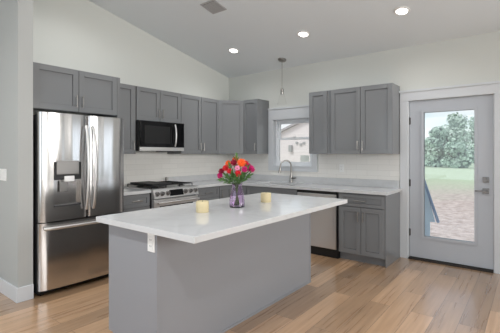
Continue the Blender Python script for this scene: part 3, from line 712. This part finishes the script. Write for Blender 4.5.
def sprig(label, tip, n=12):
    t = thing('leafy_stem', label, 'greenery', (VX, VY, CT1), 0, 'greenery in the vase'); tip = Vector(tip)
    b0 = Vector((-tip.x * .16, -tip.y * .16, .02)); m = Vector((tip.x * .13, tip.y * .13, .19))
    pts = [b0.lerp(m, k / 4) for k in range(4)] + [m.lerp(tip, k / 4) for k in range(5)]
    bm = bm_new(); tube(bm, pts, .0024, 6); obj('stem', bm, 'stem', t, True)
    bm = bm_new()
    for i in range(n):
        u = .25 + .75 * i / (n - 1); p = m.lerp(tip, u); ax = (tip - m).normalized()
        a = i * 2.4; side = ax.orthogonal().normalized(); side.rotate(Matrix.Rotation(a, 3, ax)); dv = (ax * .9 + side * .42).normalized(); wd = ax.cross(dv).normalized(); L_ = random.uniform(.045, .065)
        nrm = dv.cross(wd).normalized()
        q = [p, p + dv * L_ * .35 + wd * L_ * .16, p + dv * L_ * .75 + wd * L_ * .12 + nrm * .004, p + dv * L_ - nrm * .004, p + dv * L_ * .75 - wd * L_ * .12 + nrm * .004, p + dv * L_ * .35 - wd * L_ * .16, p + dv * L_ * .5 - nrm * .006]
        v = [bm.verts.new(c) for c in q]
        for k in range(6): bm.faces.new((v[k], v[(k + 1) % 6], v[6]))
    obj('leaves', bm, 'leaf', t)
for lab, tp in (('green leafy stem leaning far right of the bouquet', rel(.12, .05, .275)), ('green leafy stem on the left below the red flowers', rel(-.09, .07, .27)),
                ('green leafy stem at the centre front under the red flower', rel(.0, .13, .265)), ('green leafy stem standing right of centre in the vase', rel(.06, .11, .275)),
                ('green leafy stem standing left of centre in the vase', rel(-.05, .09, .30)), ('green leafy stem at the back of the bouquet', rel(.02, -.08, .34)), ('green leafy stem under the drooping magenta flower at the left', rel(-.14, .05, .24)), ('green leafy stem between the pink and the far right magenta flowers', rel(.10, .06, .34)), ('green leafy stem between the red and orange flowers on the left', rel(-.07, .05, .36)), ('tallest green leafy stem above the orange flowers', rel(-.01, -.02, .44))):
    sprig(lab, tp)

# ---------------------------------------------------------------- ceiling fixtures
slope_rot = math.atan(SL)   # ceiling falls towards +y
def on_ceiling(o, x, y): o.location = (x, y, ceil_z(y)); o.rotation_euler = (-slope_rot, 0, 0)
for i, (x, lab) in enumerate(((.847, 'recessed ceiling light nearest the left wall'), (2.061, 'middle recessed ceiling light of the row of three'), (3.298, 'recessed ceiling light nearest the door side'))):
    t = thing('recessed_light', lab, 'ceiling light', (0, 0, 0), 0, 'recessed ceiling lights'); on_ceiling(t, x, -.845)
    bm = bm_new(); lathe(bm, [(.058, -.001), (.086, -.001), (.084, -.006), (.060, -.010), (.058, -.001)], 32, cap=False); obj('trim_ring', bm, 'white_plastic', t, True)
    bm = bm_new(); lathe(bm, [(.0, -.003), (.059, -.003), (.059, -.006), (0, -.009)], 32, cap=False); obj('lens', bm, 'lens', t, True)
    ceiling_spot(x, -.845, 18)
t = thing('ceiling_vent', 'grey square ceiling air vent', 'vent'); on_ceiling(t, 1.395, -1.85)
bm = bm_new(); a = .115
box(bm, -a, a, -a, -a + .02, -.008, 0); box(bm, -a, a, a - .02, a, -.008, 0); box(bm, -a, -a + .02, -a + .02, a - .02, -.008, 0); box(bm, a - .02, a, -a + .02, a - .02, -.008, 0); obj('frame', bm, 'vent', t)
pbox('backing', 'gap', t, -a + .02, a - .02, -a + .02, a - .02, -.0015, -.0005)
bm = bm_new()
for k in range(9):
    y = -a + .03 + k * .0215; v = [bm.verts.new(p) for p in ((-a + .02, y, -.002), (a - .02, y, -.002), (a - .02, y + .013, -.008), (-a + .02, y + .013, -.008))]; bm.faces.new(v)
    v = [bm.verts.new(p) for p in ((-a + .02, y, -.003), (-a + .02, y + .013, -.009), (a - .02, y + .013, -.009), (a - .02, y, -.003))]; bm.faces.new(v)
obj('louvres', bm, 'vent', t)
PXX, PYY = 1.372, -.30; cz = ceil_z(PYY)
t = thing('pendant_light', 'small brushed nickel pendant light hanging above the sink window', 'pendant light', (PXX, PYY, cz))
bm = bm_new(); lathe(bm, [(.0, .012), (.066, .012), (.066, -.012), (.055, -.024), (.012, -.03), (.0, -.03)], 28, cap=False)
for v in bm.verts: v.co.z += -SL * v.co.y
obj('canopy', bm, 'nickel', t, True)
bm = bm_new(); tube(bm, [(0, 0, -.02), (0, 0, -.46)], .004, 8); obj('rod', bm, 'nickel', t, True)
bm = bm_new(); lathe(bm, [(.0, -.45), (.017, -.455), (.024, -.47), (.026, -.53), (.022, -.545), (.0, -.545)], 20, cap=False); obj('socket', bm, 'nickel', t, True)
bm = bm_new(); pr = [(.026, -.525), (.034, -.55), (.06, -.64), (.072, -.70)]
lathe(bm, pr, 28, cap=False); obj('glass_shade', bm, 'shade', t, True)

# ---------------------------------------------------------------- outdoors
GZ = -.22
bm = bm_new(); box(bm, -70, 70, .14, 120, GZ - .1, GZ); struct('ground', bm, 'ground')
t = thing('neighbour_house', 'pale sided gabled house seen through the kitchen window', 'house', (-9, 16, GZ))
bm = bm_new()
HS = .384; ex = -2.6; zE = 2.88 - GZ + HS * (ex + .24); pk = 1.8
def wallz(x): return zE + HS * (min(x, 2 * pk - x) - ex)
P = [(ex, 0), (2 * pk - ex, 0), (2 * pk - ex, wallz(ex)), (pk, wallz(pk)), (ex, wallz(ex))]
a = [bm.verts.new((x, 0, z)) for x, z in P]; b = [bm.verts.new((x, 5, z)) for x, z in P]
bm.faces.new(a); bm.faces.new(b[::-1])
for i in range(5): bm.faces.new((a[i], b[i], b[(i + 1) % 5], a[(i + 1) % 5]))
obj('wall', bm, 'siding', t)
bm = bm_new()
for s in (0, 1):
    Q = [(ex - .5, wallz(ex) - .5 * HS), (pk, wallz(pk))] if s == 0 else [(2 * pk - ex + .5, wallz(ex) - .5 * HS), (pk, wallz(pk))]
    vs = [[bm.verts.new((x, y, z + dz)) for (x, z) in Q] for y in (-.2, 5.2) for dz in (.0, .16)]
    bm.faces.new((vs[0][0], vs[0][1], vs[2][1], vs[2][0])); bm.faces.new((vs[1][0], vs[1][1], vs[3][1], vs[3][0]))
    bm.faces.new((vs[0][0], vs[0][1], vs[1][1], vs[1][0])); bm.faces.new((vs[2][0], vs[2][1], vs[3][1], vs[3][0])); bm.faces.new((vs[0][0], vs[1][0], vs[3][0], vs[2][0]))
obj('roof', bm, 'roof', t)
def hpos(px, py):  # photo pixel to a place on the house front (local x, z)
    c, s = math.cos(.6665), math.sin(.6665); x = (px - 250) / 358.83; z = (153.76 - py) / 358.83
    d = Vector((-s + c * x, c + s * x, z)); k = (16 + 4.9912) / d.y; return 4.4279 + d.x * k + 9, 1.3709 + d.z * k - GZ
x, z = hpos(291, 148); pbox('wall_lamp', 'vent', t, x - .12, x + .12, -.15, 0, z - .25, z + .2, bev=.02)
for px, py in ((297, 143), (301, 144.5), (304, 143)):
    x, z = hpos(px, py); pbox('siding_vent', 'vent', t, x - .09, x + .09, -.06, 0, z - .08, z + .08, bev=.02)
# slanted pale blue board just outside the door
t = thing('slanted_board', 'pale blue slanted board standing outside the glass door', 'board', (3.06, 1.2, GZ))
bm = bm_new(); v = [(-.15, 0), (.10, 0), (.10, .52), (.175, .52), (.04, 1.05), (-.15, 1.45)]
a = [bm.verts.new((x, 0, z)) for x, z in v]; b = [bm.verts.new((x, .03, z)) for x, z in v]; bm.faces.new(a); bm.faces.new(b[::-1])
for i in range(len(v)): bm.faces.new((a[i], b[i], b[(i + 1) % len(v)], a[(i + 1) % len(v)]))
obj('panel', bm, 'blue', t)
bm = bm_new(); tube(bm, [(-.03, .01, 1.30), (.22, .01, .52)], .022, 8); obj('edge_rail', bm, 'bluedark', t, True)
bm = bm_new(); tube(bm, [(-.15, .05, 1.2), (-.15, .45, 0)], .02, 8); obj('prop', bm, 'bluedark', t, True)

def tree(label, px, dist, top_py, wid, m):
    c, s = math.cos(.6665), math.sin(.6665); X = (px - 250) / 358.83
    x = 4.4279 + dist * (-s + c * X); y = -4.9912 + dist * (c + s * X)
    h = (153.76 - top_py) / 358.83 * dist + 1.37 - GZ; r = wid / 358.83 * dist / 2
    t = thing('tree', label, 'tree', (x, y, GZ), random.uniform(0, 6), 'trees beyond the yard')
    bm = bm_new(); tube(bm, [(0, 0, 0), (.1, 0, h * .3), (0, .1, h * .7)], [.25, .18, .06], 8)
    for k in range(4):
        a = k * 1.7; tube(bm, [(0, 0, h * .25), (math.cos(a) * r * .6, math.sin(a) * r * .6, h * .6)], [.12, .03], 6)
    obj('trunk', bm, 'bark', t, True)
    rng = random.Random(int(px * 7)); bm = bm_new(); blobs = []
    for k in range(22):
        a = rng.uniform(0, 6.28); q = rng.uniform(.1, .75); zz = rng.uniform(.03, .86); sp_ = 1 - abs(zz - .42) * .9
        blobs.append((Vector((math.cos(a) * r * q * sp_, math.sin(a) * r * q * sp_, h * zz)), r * rng.uniform(.3, .5)))
    blobs.append((Vector((0, 0, h * .86)), r * .3)); blobs.append((Vector((0, 0, h * .5)), r * .6))
    for cpos, rr in blobs:
        for k in range(150):
            d = Vector((rng.gauss(0, 1), rng.gauss(0, 1), rng.gauss(0, 1))).normalized() * rr * rng.uniform(.55, 1.02)
            p = cpos + d
            if p.z < .15 or p.z > h * 1.01: continue
            n = (d.normalized() + Vector((rng.uniform(-.7, .7), rng.uniform(-.7, .7), rng.uniform(-.3, .9)))).normalized(); u = n.orthogonal().normalized(); u.rotate(Matrix.Rotation(rng.uniform(0, 6), 3, n)); w = n.cross(u); sz = rng.uniform(.10, .26)
            bm.faces.new([bm.verts.new(p + u * sz), bm.verts.new(p + w * sz * .7), bm.verts.new(p - u * sz), bm.verts.new(p - w * sz * .7)])
    me = bpy.data.meshes.new('foliage'); bm.to_mesh(me); bm.free(); o = bpy.data.objects.new('foliage', me); COL.objects.link(o); me.materials.append(M[m]); o.parent = t
tree('low bushy green tree at the left edge of the door glass', 424, 46, 141, 26, 'foliage2')
tree('tallest broad green tree in the middle of the door glass', 453, 50, 112, 40, 'foliage')
tree('round green tree between the low bushy one and the tallest one', 437, 43, 125, 28, 'foliage2')
tree('tall green tree behind the tallest one at the right edge of the door glass', 474, 62, 114, 34, 'foliage')
tree('small dark green bush at the foot of the tallest tree', 458, 40, 143, 34, 'foliage2')
